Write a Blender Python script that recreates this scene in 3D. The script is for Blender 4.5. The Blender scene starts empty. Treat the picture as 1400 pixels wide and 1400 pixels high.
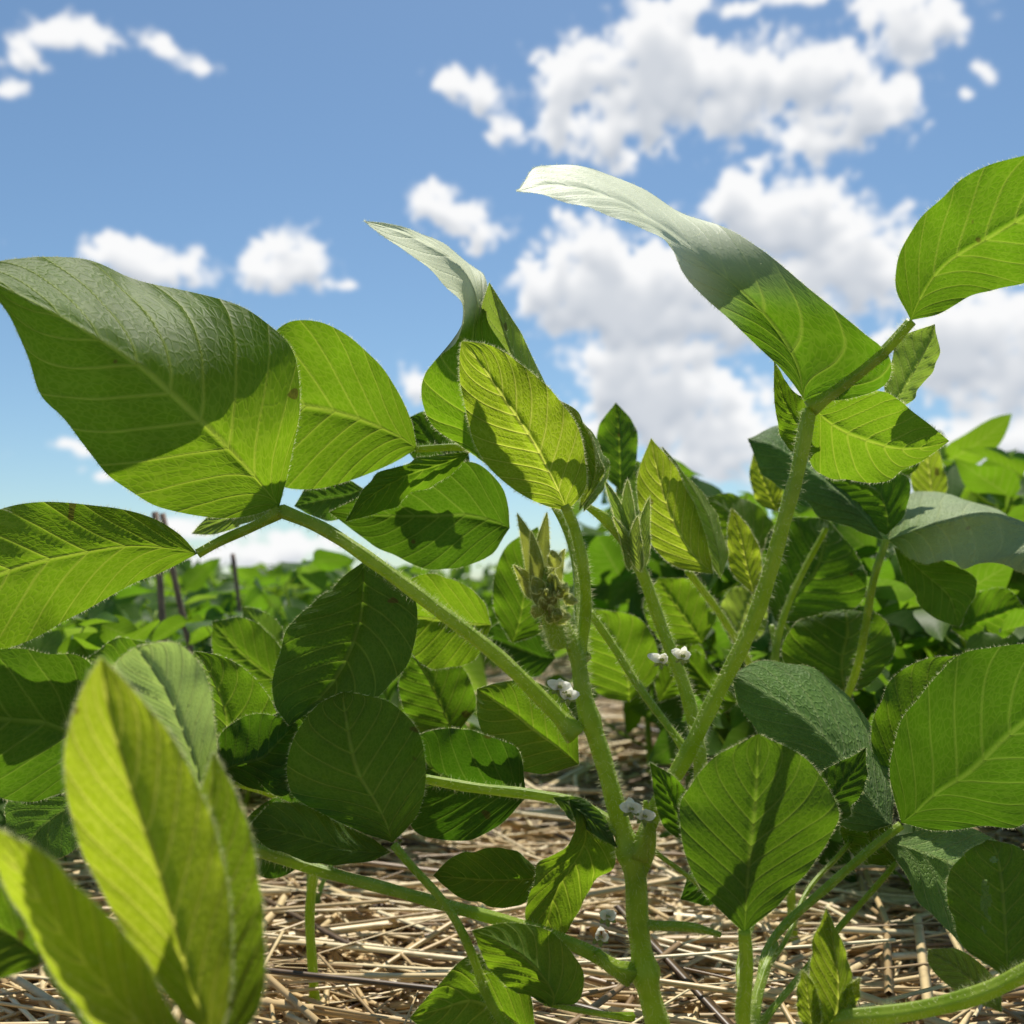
import bpy, math, random
import numpy as np
from mathutils import Vector
random.seed(7); rng=np.random.default_rng(7)
scn=bpy.context.scene; COL=scn.collection
# ---------------------------------------------------------------- image pixels to world positions
EYE=np.array([0.0,0.0,0.20]); FP=1345.0; PITCH=math.atan(110/FP)
FW=np.array([0,math.cos(PITCH),math.sin(PITCH)]); UP=np.array([0,-math.sin(PITCH),math.cos(PITCH)])
def unproject(x,y,d):
    """image pixel (x, y) cast through the camera to an assumed distance d in metres -> world position"""
    v=FW+np.array([1.,0,0])*((x-700)/FP)+UP*((700-y)/FP)
    return EYE+v*(d/v[1])
# ---------------------------------------------------------------- materials
def newmat(name):
    m=bpy.data.materials.new(name); m.use_nodes=True
    nt=m.node_tree; nt.nodes.clear(); return m,nt
class NT:
    def __init__(s,nt): s.nt=nt
    def n(s,t,**k):
        nd=s.nt.nodes.new(t)
        for a,b in k.items(): setattr(nd,a,b)
        return nd
    def l(s,a,b): s.nt.links.new(a,b)
    def math(s,op,a,b=None,c=None,clamp=False):
        nd=s.n('ShaderNodeMath',operation=op); nd.use_clamp=clamp
        for i,x in enumerate((a,b,c)):
            if x is None: continue
            if isinstance(x,(int,float)): nd.inputs[i].default_value=x
            else: s.l(x,nd.inputs[i])
        return nd.outputs[0]
    def mr(s,x,a,b,c=0,d=1,smooth=True):
        nd=s.n('ShaderNodeMapRange'); nd.interpolation_type='SMOOTHSTEP' if smooth else 'LINEAR'
        s.l(x,nd.inputs[0])
        for i,q in enumerate((a,b,c,d)): nd.inputs[i+1].default_value=q
        return nd.outputs[0]
    def mix(s,f,a,b,mode='MIX'):
        nd=s.n('ShaderNodeMix',data_type='RGBA',blend_type=mode)
        for sock,x in ((nd.inputs[0],f),(nd.inputs[6],a),(nd.inputs[7],b)):
            if isinstance(x,(int,float)): sock.default_value=x
            elif isinstance(x,tuple): sock.default_value=(*x,1)
            else: s.l(x,sock)
        return nd.outputs[2]
def leafmat(name,top,trans,vein,veint,tmix=.5,rough=.55,sheen=.1,bump=.6,wrinkle=0.0,spec=.14,far=False,stint=(.80,1,.50)):
    m,nt=newmat(name); N=NT(nt)
    uv=N.n('ShaderNodeUVMap').outputs[0]
    geo=N.n('ShaderNodeTexCoord').outputs['Object']
    oi=N.n('ShaderNodeObjectInfo').outputs['Random']
    n2=N.n('ShaderNodeTexNoise'); n2.inputs['Scale'].default_value=24; n2.inputs['Detail'].default_value=3; N.l(geo,n2.inputs[0])
    sep=N.n('ShaderNodeSeparateXYZ'); N.l(uv,sep.inputs[0])
    wob=N.math('MULTIPLY',N.math('SUBTRACT',n2.outputs[0],.5),.03)
    u=sep.outputs[0]; v=N.math('ADD',sep.outputs[1],wob)
    s=N.math('MULTIPLY',N.math('ABSOLUTE',N.math('SUBTRACT',u,.5)),2)
    ph=N.math('MULTIPLY',N.math('SUBTRACT',v,N.math('MULTIPLY',s,.26)),9)
    pp=N.math('PINGPONG',ph,.5)
    vw=N.math('MULTIPLY_ADD',s,-.055,.105)
    lat=N.math('SUBTRACT',1,N.math('DIVIDE',pp,vw),clamp=True)
    mid=N.mr(s,.0,.055,1,0)
    vv=N.math('MAXIMUM',mid,lat)
    var=N.math('ADD',N.mr(n2.outputs[0],.3,.7,.82,1.16),N.math('MULTIPLY_ADD',oi,.35,-.2))
    h=N.math('MULTIPLY',N.math('POWER',N.math('MULTIPLY',pp,2),.6),1.9)
    if not far:
        vo=N.n('ShaderNodeTexVoronoi'); vo.feature='DISTANCE_TO_EDGE'; vo.inputs['Scale'].default_value=1
        cx=N.n('ShaderNodeCombineXYZ'); N.l(N.math('MULTIPLY',u,28),cx.inputs[0]); N.l(N.math('MULTIPLY',N.math('SUBTRACT',v,N.math('MULTIPLY',s,.2)),50),cx.inputs[1]); N.l(cx.outputs[0],vo.inputs['Vector'])
        fine=N.mr(vo.outputs['Distance'],0,.2,1,0)
        vv=N.math('MAXIMUM',vv,N.math('MULTIPLY',fine,.22))
        wn=N.n('ShaderNodeTexNoise'); wn.inputs['Scale'].default_value=230; wn.inputs['Detail'].default_value=2; N.l(geo,wn.inputs[0])
        h=N.math('ADD',h,N.math('MULTIPLY',N.math('SUBTRACT',1,fine),.12+wrinkle*.5))
        h=N.math('ADD',h,N.math('MULTIPLY',wn.outputs[0],.05+wrinkle*1.0))
        spk=N.mr(wn.outputs[0],.5,.75,0,.22)
    h=N.math('ADD',h,N.math('MULTIPLY',N.math('SUBTRACT',1,mid),.7))
    def scl(c):
        hs=N.n('ShaderNodeHueSaturation'); N.l(c,hs.inputs['Color']); N.l(var,hs.inputs['Value'])
        N.l(N.math('MULTIPLY_ADD',oi,-.022,.511),hs.inputs['Hue']); return hs.outputs[0]
    c1=N.mix(vv,top,vein); c2=N.mix(vv,trans,veint)
    tfac=tmix
    if not far:
        c1=N.mix(spk,c1,tuple(min(1,k*1.7) for k in top))
        br=N.n('ShaderNodeTexNoise'); br.inputs['Scale'].default_value=85; br.inputs['Detail'].default_value=1; N.l(geo,br.inputs[0])
        brn=N.mr(br.outputs[0],.765,.785,0,.7)
        c1=N.mix(brn,c1,(.12,.075,.02)); c2=N.mix(brn,c2,(.13,.08,.02))
        c1=scl(c1); c2=scl(c2)
        wl=N.n('ShaderNodeAttribute',attribute_name='hair_glint').outputs['Fac']
        c1=N.mix(wl,c1,(.93,.97,.66)); tfac=N.math('MULTIPLY_ADD',N.math('POWER',wl,2),-tmix*.75,tmix)  # pale tint paints the glint of leaf hairs into the colour
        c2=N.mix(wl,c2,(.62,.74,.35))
    else: c1=scl(c1); c2=scl(c2)
    p=N.n('ShaderNodeBsdfPrincipled'); N.l(c1,p.inputs['Base Color'])
    p.inputs['Roughness'].default_value=rough; p.inputs['Specular IOR Level'].default_value=spec
    tr=N.n('ShaderNodeBsdfTranslucent'); N.l(c2,tr.inputs[0])
    if not far:
        p.inputs['Sheen Weight'].default_value=sheen; p.inputs['Sheen Roughness'].default_value=.35; p.inputs['Sheen Tint'].default_value=(*stint,1)
        bp=N.n('ShaderNodeBump'); bp.inputs['Distance'].default_value=.0010; N.l(h,bp.inputs['Height'])
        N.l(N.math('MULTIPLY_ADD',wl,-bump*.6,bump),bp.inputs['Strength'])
        N.l(bp.outputs[0],p.inputs['Normal']); N.l(bp.outputs[0],tr.inputs['Normal'])
    mx=N.n('ShaderNodeMixShader'); N.l(p.outputs[0],mx.inputs[1]); N.l(tr.outputs[0],mx.inputs[2])
    if isinstance(tfac,float): mx.inputs[0].default_value=tfac
    else: N.l(tfac,mx.inputs[0])
    o=N.n('ShaderNodeOutputMaterial'); N.l(mx.outputs[0],o.inputs[0]); return m
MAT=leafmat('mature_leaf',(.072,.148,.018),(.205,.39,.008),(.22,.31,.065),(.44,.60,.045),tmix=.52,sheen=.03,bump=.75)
YNG=leafmat('young_leaf',(.14,.22,.020),(.42,.58,.014),(.32,.39,.06),(.95,.98,.16),tmix=.58,bump=.9,sheen=.08)
PAL=leafmat('pale_hairy_leaf',(.19,.28,.060),(.38,.56,.05),(.37,.44,.16),(.56,.70,.12),tmix=.52,sheen=.12,bump=.75)
GRY=leafmat('puckered_leaf',(.150,.260,.060),(.19,.38,.02),(.28,.38,.12),(.32,.50,.06),tmix=.36,sheen=.05,bump=.85,wrinkle=.6)
DRK=leafmat('shaded_leaf',(.052,.114,.015),(.098,.230,.005),(.15,.22,.045),(.22,.37,.028),tmix=.45,sheen=.04,bump=.75)  # mature leaf with the shade put into its colours
FAR=leafmat('field_leaf',(.074,.155,.024),(.20,.39,.012),(.14,.21,.05),(.32,.47,.05),far=True,tmix=.50,spec=.2,rough=.5)
FAR2=leafmat('field_leaf_pale',(.12,.21,.045),(.26,.45,.03),(.21,.30,.09),(.38,.52,.07),far=True,tmix=.46,spec=.2,rough=.5)
def simple(name,c,c2,scale=60,rough=.6,trans=None,tmix=.3,sheen=0,bump=0,stretch=None):
    m,nt=newmat(name); N=NT(nt)
    tc=N.n('ShaderNodeTexCoord').outputs['Object']
    nz=N.n('ShaderNodeTexNoise'); nz.inputs['Scale'].default_value=scale; nz.inputs['Detail'].default_value=3; N.l(tc,nz.inputs[0])
    col=N.mix(N.mr(nz.outputs[0],.35,.65),c,c2)
    p=N.n('ShaderNodeBsdfPrincipled'); N.l(col,p.inputs['Base Color']); p.inputs['Roughness'].default_value=rough
    p.inputs['Sheen Weight'].default_value=sheen; p.inputs['Specular IOR Level'].default_value=.3; p.inputs['Sheen Tint'].default_value=(1,1,.7,1)
    if bump:
        b=N.n('ShaderNodeBump'); b.inputs['Strength'].default_value=bump; b.inputs['Distance'].default_value=.001; N.l(nz.outputs[0],b.inputs['Height']); N.l(b.outputs[0],p.inputs['Normal'])
    out=p.outputs[0]
    if trans:
        t=N.n('ShaderNodeBsdfTranslucent'); t.inputs[0].default_value=(*trans,1)
        mx=N.n('ShaderNodeMixShader'); mx.inputs[0].default_value=tmix; N.l(out,mx.inputs[1]); N.l(t.outputs[0],mx.inputs[2]); out=mx.outputs[0]
    o=N.n('ShaderNodeOutputMaterial'); N.l(out,o.inputs[0]); return m
STEM=simple('green_stem',(.21,.33,.018),(.33,.44,.045),130,.42,(.66,.82,.05),.34,.05,.2)
HAIR=simple('plant_hair',(.76,.80,.28),(.84,.85,.42),200,.5,(1,1,.60),.62)
BUDM=simple('bud_skin',(.17,.21,.030),(.25,.24,.05),160,.6,(.52,.58,.08),.45,.2,.3)
PETAL=simple('petal',(.98,.95,.82),(.98,.96,.88),300,.5,(1,.99,.90),.5)
CALYX=simple('calyx',(.18,.26,.06),(.25,.28,.08),300,.6,(.4,.5,.1),.3,.5)
WILT=simple('wilted_petal',(.60,.28,.06),(.45,.24,.10),300,.7,(.6,.3,.1),.3)
DEAD=simple('dead_stalk_skin',(.22,.14,.10),(.33,.22,.15),70,.8,bump=.5)
GRASS=simple('grass_blade_skin',(.07,.16,.03),(.11,.2,.04),50,.5,(.25,.45,.05),.5)
# soil
SOIL,nt=newmat('soil'); N=NT(nt)
tc=N.n('ShaderNodeTexCoord').outputs['Object']
a=N.n('ShaderNodeTexNoise'); a.inputs['Scale'].default_value=30; a.inputs['Detail'].default_value=6; N.l(tc,a.inputs[0])
c=N.mix(N.mr(a.outputs[0],.35,.7),(.08,.05,.025),(.34,.235,.125))
p=N.n('ShaderNodeBsdfPrincipled'); N.l(c,p.inputs[0]); p.inputs['Roughness'].default_value=.95
bp=N.n('ShaderNodeBump'); bp.inputs['Distance'].default_value=.01; N.l(a.outputs[0],bp.inputs['Height']); N.l(bp.outputs[0],p.inputs['Normal'])
o=N.n('ShaderNodeOutputMaterial'); N.l(p.outputs[0],o.inputs[0])
# straw
STRAW,nt=newmat('straw'); N=NT(nt)
at=N.n('ShaderNodeAttribute',attribute_name='tone')
cr=N.n('ShaderNodeValToRGB'); N.l(at.outputs['Fac'],cr.inputs[0]); e=cr.color_ramp.elements
e[0].position=0; e[0].color=(.10,.06,.03,1); e[1].position=1; e[1].color=(.92,.80,.52,1)
for q,cc in ((.2,(.30,.19,.09,1)),(.5,(.65,.47,.225,1)),(.8,(.82,.65,.36,1))):
    k=e.new(q); k.color=cc
tc=N.n('ShaderNodeTexCoord').outputs['Object']
nz=N.n('ShaderNodeTexNoise'); nz.inputs['Scale'].default_value=160; nz.inputs['Detail'].default_value=3; N.l(tc,nz.inputs[0])
c=N.mix(N.mr(nz.outputs[0],.45,.8,0,.45),cr.outputs[0],(.28,.18,.09))
p=N.n('ShaderNodeBsdfPrincipled'); N.l(c,p.inputs[0]); p.inputs['Roughness'].default_value=.4; p.inputs['Specular IOR Level'].default_value=.4
o=N.n('ShaderNodeOutputMaterial'); N.l(p.outputs[0],o.inputs[0])
# ---------------------------------------------------------------- mesh helpers
class MB:
    def __init__(s): s.v=[];s.f=[];s.uv=[];s.m=[];s.n=0;s.w=[]
    def add(s,verts,faces,uvs=None,mi=0,hair_glint=None):
        verts=np.asarray(verts,float); s.v.append(verts)
        for f in faces: s.f.append([i+s.n for i in f]); s.m.append(mi)
        s.uv.append(np.asarray(uvs,float) if uvs is not None else np.zeros((len(verts),2)))
        s.w.append(hair_glint if hair_glint is not None else np.zeros(len(verts)))
        s.n+=len(verts)
    def mesh(s,name,mats,smooth=True):
        me=bpy.data.meshes.new(name); V=np.concatenate(s.v)
        me.from_pydata(V.tolist(),[],s.f)
        for m in mats: me.materials.append(m)
        me.polygons.foreach_set('material_index',s.m)
        me.polygons.foreach_set('use_smooth',[smooth]*len(s.f))
        U=np.concatenate(s.uv); li=np.zeros(len(me.loops),int); me.loops.foreach_get('vertex_index',li)
        l=me.uv_layers.new(name='UVMap'); l.data.foreach_set('uv',U[li].ravel())
        W=np.concatenate(s.w)
        if W.max()>0: me.attributes.new('hair_glint','FLOAT','POINT').data.foreach_set('value',W)
        me.update(); return me
def cat(P,n,per=14):
    P=np.asarray(P,float); E=np.vstack([2*P[0]-P[1],P,2*P[-1]-P[-2]]); out=[]
    for i in range(1,len(E)-2):
        p0,p1,p2,p3=E[i-1:i+3]; L=np.linalg.norm(p2-p1)+1e-9
        a=L/(np.linalg.norm(p1-p0)+1e-9+0); b=L/(np.linalg.norm(p3-p2)+1e-9)
        m1=((p2-p1)+(p1-p0)*a)*.5 if a<6 else (p2-p1); m2=((p2-p1)+(p3-p2)*b)*.5 if b<6 else (p2-p1)
        for t in np.linspace(0,1,per,endpoint=False):
            t2=t*t;t3=t2*t
            out.append((2*t3-3*t2+1)*p1+(t3-2*t2+t)*m1+(-2*t3+3*t2)*p2+(t3-t2)*m2)
    out.append(P[-1]); out=np.array(out)
    s=np.r_[0,np.cumsum(np.linalg.norm(np.diff(out,axis=0),axis=1))]
    if s[-1]<1e-9: return np.repeat(P[:1],n,0)
    q=np.linspace(0,s[-1],n); return np.stack([np.interp(q,s,out[:,k]) for k in range(out.shape[1])],1)
def unit(a): return a/(np.linalg.norm(a,axis=-1,keepdims=True)+1e-12)
def hairs(mb,P,D,L,w=.00013,mi=1):
    """fine hairs: slim triangles at P pointing along D"""
    n=len(P); 
    if n==0: return
    D=unit(D); S=unit(np.cross(D,rng.normal(size=(n,3))))*w
    V=np.stack([P-S*.5,P+S*.5,P+D*np.asarray(L)[:,None]],1).reshape(-1,3)
    mb.add(V,[(3*i,3*i+1,3*i+2) for i in range(n)],None,mi)
def tube(mb,P,R,sides=10,mi=0,cap=True,ridge=0):
    n=len(P); T=unit(np.gradient(P,axis=0)); ref=np.array([.3,1,.2]); A=unit(np.cross(T,ref)); B=np.cross(T,A)
    a=np.linspace(0,2*math.pi,sides,endpoint=False)
    rr=1+ridge*np.cos(5*a)
    V=P[:,None]+R[:,None,None]*rr[None,:,None]*(np.cos(a)[None,:,None]*A[:,None]+np.sin(a)[None,:,None]*B[:,None])
    F=[(i*sides+j,i*sides+(j+1)%sides,(i+1)*sides+(j+1)%sides,(i+1)*sides+j) for i in range(n-1) for j in range(sides)]
    V=V.reshape(-1,3)
    if cap: F+= [tuple(range(sides))[::-1],tuple((n-1)*sides+j for j in range(sides))]
    mb.add(V,F,None,mi); return A,B
def link(name,me,parent=None):
    o=bpy.data.objects.new(name,me); COL.objects.link(o)
    if parent is not None: o.parent=parent
    return o
def plant_root(loc,label,group=None,name='soybean_plant',cat_='soybean plant'):
    o=bpy.data.objects.new(name,None); o.empty_display_size=.02; COL.objects.link(o); o.location=loc
    o['label']=label; o['category']=cat_
    if group: o['group']=group
    return o
def stem(root,pts,w,name='petiole',hair=55,parent=None,hl=.0025,sides=30,label=None,nodes=()):
    """pts: image pixels with distance; w: image pixel width(s)"""
    O=np.array(root.location)
    W=np.array([unproject(*p) for p in pts]); n=max(12,len(pts)*11)
    ws=w if isinstance(w,(list,tuple)) else [w]*len(pts)
    rr=np.array([ws[i]*.335*pts[i][2]/FP for i in range(len(pts))])
    C=cat(np.column_stack([W,rr]),n); P=C[:,:3]; R=C[:,3]
    s=np.r_[0,np.cumsum(np.linalg.norm(np.diff(P,axis=0),axis=1))]
    R=R*(1+.04*np.sin(s*300+rng.uniform(0,6)))
    R=R*(1+.4*np.exp(-(s/.006)**2))      # swollen base where it joins
    for q in nodes:
        k=unproject(*q); dd_=np.linalg.norm(P-k,axis=1); R=R*(1+.35*np.exp(-(dd_/.004)**2))
    P=P+rng.normal(0,1,(1,3))*.0006*np.sin(s*90+rng.uniform(0,6))[:,None]*np.sin(math.pi*s/s[-1])[:,None]
    mb=MB(); A,B=tube(mb,P-O,R,sides,ridge=.09)
    k=int(s[-1]*100*hair*1.8)
    if k:
        q=rng.uniform(0,s[-1],k); th=rng.uniform(0,2*math.pi,k)
        ip=lambda X:np.stack([np.interp(q,s,X[:,c]) for c in range(3)],1)
        Pq=ip(P);Aq=ip(A);Bq=ip(B);Rq=np.interp(q,s,R); T=ip(unit(np.gradient(P,axis=0)))
        r=np.cos(th)[:,None]*Aq+np.sin(th)[:,None]*Bq
        hairs(mb,Pq-O+r*Rq[:,None]*.9,r+T*rng.uniform(-.5,.5,(k,1))+rng.normal(0,.2,(k,3)),hl*rng.uniform(.4,1.3,k),.00010)
    o=link(name,mb.mesh(name,[STEM,HAIR]),parent or root)
    if label:o['label']=label
    return o
def leaf(root,parent,mat,b,t,L,R,M=None,d=(.4,.4),e=(0,0),bow=0,cup=.05,quilt=None,hair=26,holes=None,label=None,name='leaflet',nv=66,nh=14,wave=None,hair_glint=None,fuzz=None):
    O=np.array(root.location)
    if quilt is None: quilt=.0015
    if wave is None: wave=.0010 if mat in (YNG,PAL) else .0018
    def conv(lst,eo):
        q=[b]+list(lst)+[t]; xy=np.array([p[:2] for p in q],float)
        s=np.r_[0,np.cumsum(np.linalg.norm(np.diff(xy,axis=0),axis=1))]; s/=s[-1]
        return cat([unproject(p[0],p[1],d[0]+(d[1]-d[0])*f+(eo+bow)*math.sin(math.pi*f)+(p[2] if len(p)>2 else 0)) for p,f in zip(q,s)],nv)
    Lc=conv(L,e[0]); Rc=conv(R,e[1]); v=np.linspace(0,1,nv); sn=np.sin(math.pi*v)
    if M is not None: Mc=conv(M,0)
    else: Mc=(Lc+Rc)/2; Mc[:,1]-=sn*(e[0]+e[1])/2
    W=np.linalg.norm(Lc-Rc,axis=1); wm=W.max()
    n=unit(np.cross(np.gradient(Mc,axis=0),Rc-Lc)); n[0]=n[1];n[-1]=n[-2]
    S=np.linspace(-1,1,2*nh+1); a=np.abs(S)
    side=np.where(S[None,:,None]<0,Lc[:,None],Rc[:,None])
    V=Mc[:,None]*(1-a)[None,:,None]+side*a[None,:,None]
    ph=(v[:,None]-.26*a[None])*9
    disp=cup*W[:,None]*4*(a*(1-a*.6))[None]*.6
    disp=disp+quilt*(np.abs(np.sin(math.pi*ph))-.5)*(np.minimum(1,a*6)*(1-a**6))[None]*(W/wm)[:,None]**.5
    disp=disp-quilt*1.0*(np.exp(-(a/.08)**2))[None]*(W/wm)[:,None]
    f1,f2,f3=rng.uniform(0,6,3)
    disp=disp+wave*(a**2.5)[None]*(np.sin(v*15+f1)+np.sin(v*27+f2)*.6+np.sin(v*47+f3)*.25)[:,None]*np.sign(S+.01)[None]*(W/wm)[:,None]
    V=V+n[:,None]*disp[...,None]
    m=2*nh+1; F=[]
    for i in range(nv-1):
        for j in range(m-1):
            if holes:
                uu=(S[j]+S[j+1])/4+.5; vq=(v[i]+v[i+1])/2
                if any(((uu-h[0])/h[2])**2+((vq-h[1])/h[3])**2<1+.5*math.sin(uu*60+vq*40) for h in holes): continue
            F.append((i*m+j,i*m+j+1,(i+1)*m+j+1,(i+1)*m+j))
    UV=np.stack(np.broadcast_arrays((S*.5+.5)[None],v[:,None]),-1).reshape(-1,2)
    wl=None
    if hair_glint:  # glint of leaf hairs painted as a pale tint: (amount, v from, v to, side(-1 left,1 right,0 both))
        am,v0,v1,sd=hair_glint; g=np.clip((v-v0)/(v1-v0+1e-9),0,1); g=g*g*(3-2*g); sg=np.ones_like(S) if sd==0 else np.clip(.15+S*sd*2.5,0,1)
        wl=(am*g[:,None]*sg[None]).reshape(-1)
    mb=MB(); mb.add(V.reshape(-1,3)-O,F,UV,0,wl)
    if hair:
        for col_,sg in ((0,-1),(m-1,1)):
            Ed=V[:,col_]; s=np.r_[0,np.cumsum(np.linalg.norm(np.diff(Ed,axis=0),axis=1))]; k=int(s[-1]*100*hair*1.4)
            q=rng.uniform(0,s[-1],k); P=np.stack([np.interp(q,s,Ed[:,c]) for c in range(3)],1)
            out=unit(Ed-V[:,m//2]); Dq=np.stack([np.interp(q,s,out[:,c]) for c in range(3)],1)
            hairs(mb,P-O,Dq+rng.normal(0,.35,(k,3)),.0014*rng.uniform(.3,1.2,k),.0001)
        if fuzz is None: fuzz=500 if mat in (YNG,PAL) else 0
        if fuzz:
            i=rng.integers(1,nv-2,fuzz); j=rng.integers(0,m-1,fuzz); f=rng.random((fuzz,2))
            P=V[i,j]*(1-f[:,:1])+V[i+1,j]*f[:,:1]; P=P*(1-f[:,1:])+V[i,j+1]*f[:,1:]
            sg=np.where(rng.random(fuzz)<.5,-1,1)[:,None]
            hairs(mb,P-O,n[i]*sg+rng.normal(0,.5,(fuzz,3)),.0013*rng.uniform(.4,1.2,fuzz),.00009)
    o=link(name,mb.mesh(name,[mat,HAIR]),parent or root)
    if label:o['label']=label
    return o
def scale_leaf(root,parent,bx,by,tx,ty,w,d0,d1,mat=None,fuzz=420,curl=0):
    nx,ny=(ty-by),-(tx-bx); l=math.hypot(nx,ny); nx/=l;ny/=l; m=lambda f,s:(bx+(tx-bx)*f+nx*(w*s+curl*math.sin(math.pi*f)),by+(ty-by)*f+ny*(w*s+curl*math.sin(math.pi*f)))
    leaf(root,parent,mat or BUDM,(bx,by),(tx,ty),[m(.12,-.6),m(.35,-.95),m(.62,-.8),m(.87,-.35)],[m(.12,.6),m(.35,.95),m(.62,.8),m(.87,.35)],d=(d0,d1),e=(.004,.004),hair=180,quilt=.0002,nv=30,nh=6,name='bud_scale',wave=.0007,fuzz=fuzz)
def flower(root,x,y,d,size=.006,wilt=False):
    c=unproject(x,y,d)-np.array(root.location); mb=MB()
    def petal(ax,L,W,mi,curl):
        ax=unit(np.array(ax,float)); sd=unit(np.cross(ax,[.2,-1,.3])); up=np.cross(sd,ax); V=[];F=[]
        for i in range(9):
            f=i/8; w=W*math.sin(math.pi*(.10+.84*f))**.7
            for j in range(7):
                s=(j-3)/3; V.append(c+ax*L*f+sd*w*s+up*(curl*f*f*L+abs(s)**2*W*.35+.0003*math.sin(9*f+4*s)))
        for i in range(8):
            for j in range(6): F.append((i*7+j,i*7+j+1,(i+1)*7+j+1,(i+1)*7+j))
        mb.add(V,F,None,mi)
    for k in range(5):   # petals splay up and out of the calyx, tops open to the sun
        a=-.3+k*.9+random.random()*.4
        petal((math.cos(a)*.9,-.7+random.random()*.5,abs(math.sin(a))*.6+.15),size*random.uniform(.8,1.2),size*.36,2 if wilt and k%2 else 0,random.uniform(-.1,.5))
    for k in range(4):
        a=k*1.57; petal((math.cos(a)*.6,-.1,-.5+math.sin(a)*.5),size*.7,size*.18,1,.3)
    n=50; P=c+rng.normal(0,size*.15,(n,3)); hairs(mb,P,rng.normal(size=(n,3))+[0,0,-.8],.0022*rng.uniform(.6,1.1,n),mi=3)
    return link('flower',mb.mesh('flower',[PETAL,CALYX,WILT,HAIR]),root)
# ---------------------------------------------------------------- MAIN PLANT
gbase=lambda x,d:tuple(np.array([unproject(x,810,d)[0],d,0.0]))
A=plant_root(gbase(930,.385),"flowering hairy soybean plant growing out of straw mulch")
stem(A,[(935,1525,.385),(905,1420,.385),(885,1345,.383),(872,1262,.382),(868,1190,.38),(850,1130,.38),(822,1030,.38),(800,960,.38),(788,895,.38),(768,850,.38),(748,815,.38)],[48,45,43,41,43,37,35,34,30,24,12],name='stem',hair=130,hl=.0032,nodes=[(866,1165,.38),(800,985,.38),(882,1330,.383)])
stem(A,[(868,1205,.382),(886,1165,.378),(888,1130,.374),(882,1095,.372)],[22,30,22,8],name='side_shoot',hair=120)
stem(A,[(862,1330,.381),(835,1320,.376),(815,1300,.374)],[26,26,14],name='side_shoot',hair=110)
# top bud: slender folded leaflets over a woolly clump
bud=stem(A,[(766,885,.378),(754,845,.376),(748,810,.374),(744,775,.374)],[24,42,44,12],name='bud',hair=460,hl=.0032)
for q in [(736,830,707,702,13,.374,.374,None,560,-8),(744,825,748,700,12,.378,.380,None,560,5),(734,830,726,726,11,.370,.368,None,480,-4),(754,832,772,750,12,.374,.376,None,480,6),(728,820,702,772,10,.372,.374,None,400,-5)]:
    scale_leaf(A,bud,*q[:7],q[7],q[8],q[9])
for i in range(20):      # woolly flower-bud clump
    a=rng.uniform(-2.8,.2); cx_,cy_=760+rng.normal(0,12),822+rng.normal(0,20); l=rng.uniform(18,30)
    scale_leaf(A,bud,cx_,cy_,cx_+math.cos(a)*l*.8,cy_+math.sin(a)*l,rng.uniform(7,11),.370+rng.normal(0,.003),.365+rng.normal(0,.003),None,320,rng.uniform(-5,5))
# petiole 1 with three left leaflets
p=stem(A,[(788,1005,.378),(740,955,.378),(690,905,.376),(600,835,.376),(520,775,.378),(440,722,.382),(384,698,.386)],[33,30,29,28,27,26,27],hair=90)
leaf(A,p,MAT,(382,692),(-45,368),[(400,620,0),(411,560,.0),(403,490,.016),(372,447,.032),(310,412,.048),(220,384,.056),(110,357,.046),(20,353,.018)],
 [(345,704,0),(280,706,0),(215,692,0),(160,655,.0),(118,615,0),(72,560,0),(38,480,0),(5,420,0)],M=[(330,632),(262,562),(190,495),(100,438),(20,398)],d=(.386,.31),bow=-.004,cup=-.008,hair=30,quilt=.0020,wave=.0020,nv=90,nh=20)
stem(A,[(384,698,.386),(330,728,.384),(270,757,.380)],[20,19,19],hair=60,parent=p)
leaf(A,p,MAT,(270,757),(-130,845),[(245,730),(195,703),(125,690),(50,686),(-20,705),(-80,760)],[(235,775),(180,798),(110,838),(50,868),(0,888),(-70,890)],d=(.38,.33),e=(.006,.016),cup=.03)
leaf(A,p,PAL,(384,692),(262,730),[(360,672),(320,688),(285,706)],[(365,706),(330,718),(295,730)],d=(.386,.46),e=(0,0))
# petiole 2
p=stem(A,[(800,900,.385),(792,850,.40),(785,760,.42),(740,670,.43),(680,622,.43),(640,612,.432),(568,614,.43)],[18,15,14,14,14,14,14],hair=50)
leaf(A,p,MAT,(570,614),(318,560),[(562,570),(535,520),(490,468),(440,440),(390,443),(345,490)],[(535,634),(480,656),(430,668),(385,664),(340,620)],d=(.43,.44),e=(-.012,.01),cup=.03)
leaf(A,p,MAT,(645,616),(472,713),[(605,622),(550,632),(500,664)],[(625,640),(565,676),(510,703)],d=(.43,.40),e=(.0,.012),cup=.03)
leaf(A,p,DRK,(697,722),(450,700),[(690,668),(650,632),(600,636),(540,655),(490,680)],[(672,758),(610,776),(545,762),(485,725)],d=(.44,.45),e=(-.01,.006))
leaf(A,p,GRY,(497,668),(402,692),[(470,655),(430,655)],[(485,700),(445,712)],d=(.47,.46))
leaf(A,p,DRK,(640,660),(560,570),[(610,650),(560,620)],[(640,620),(610,575),(585,562)],d=(.46,.47))
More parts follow.
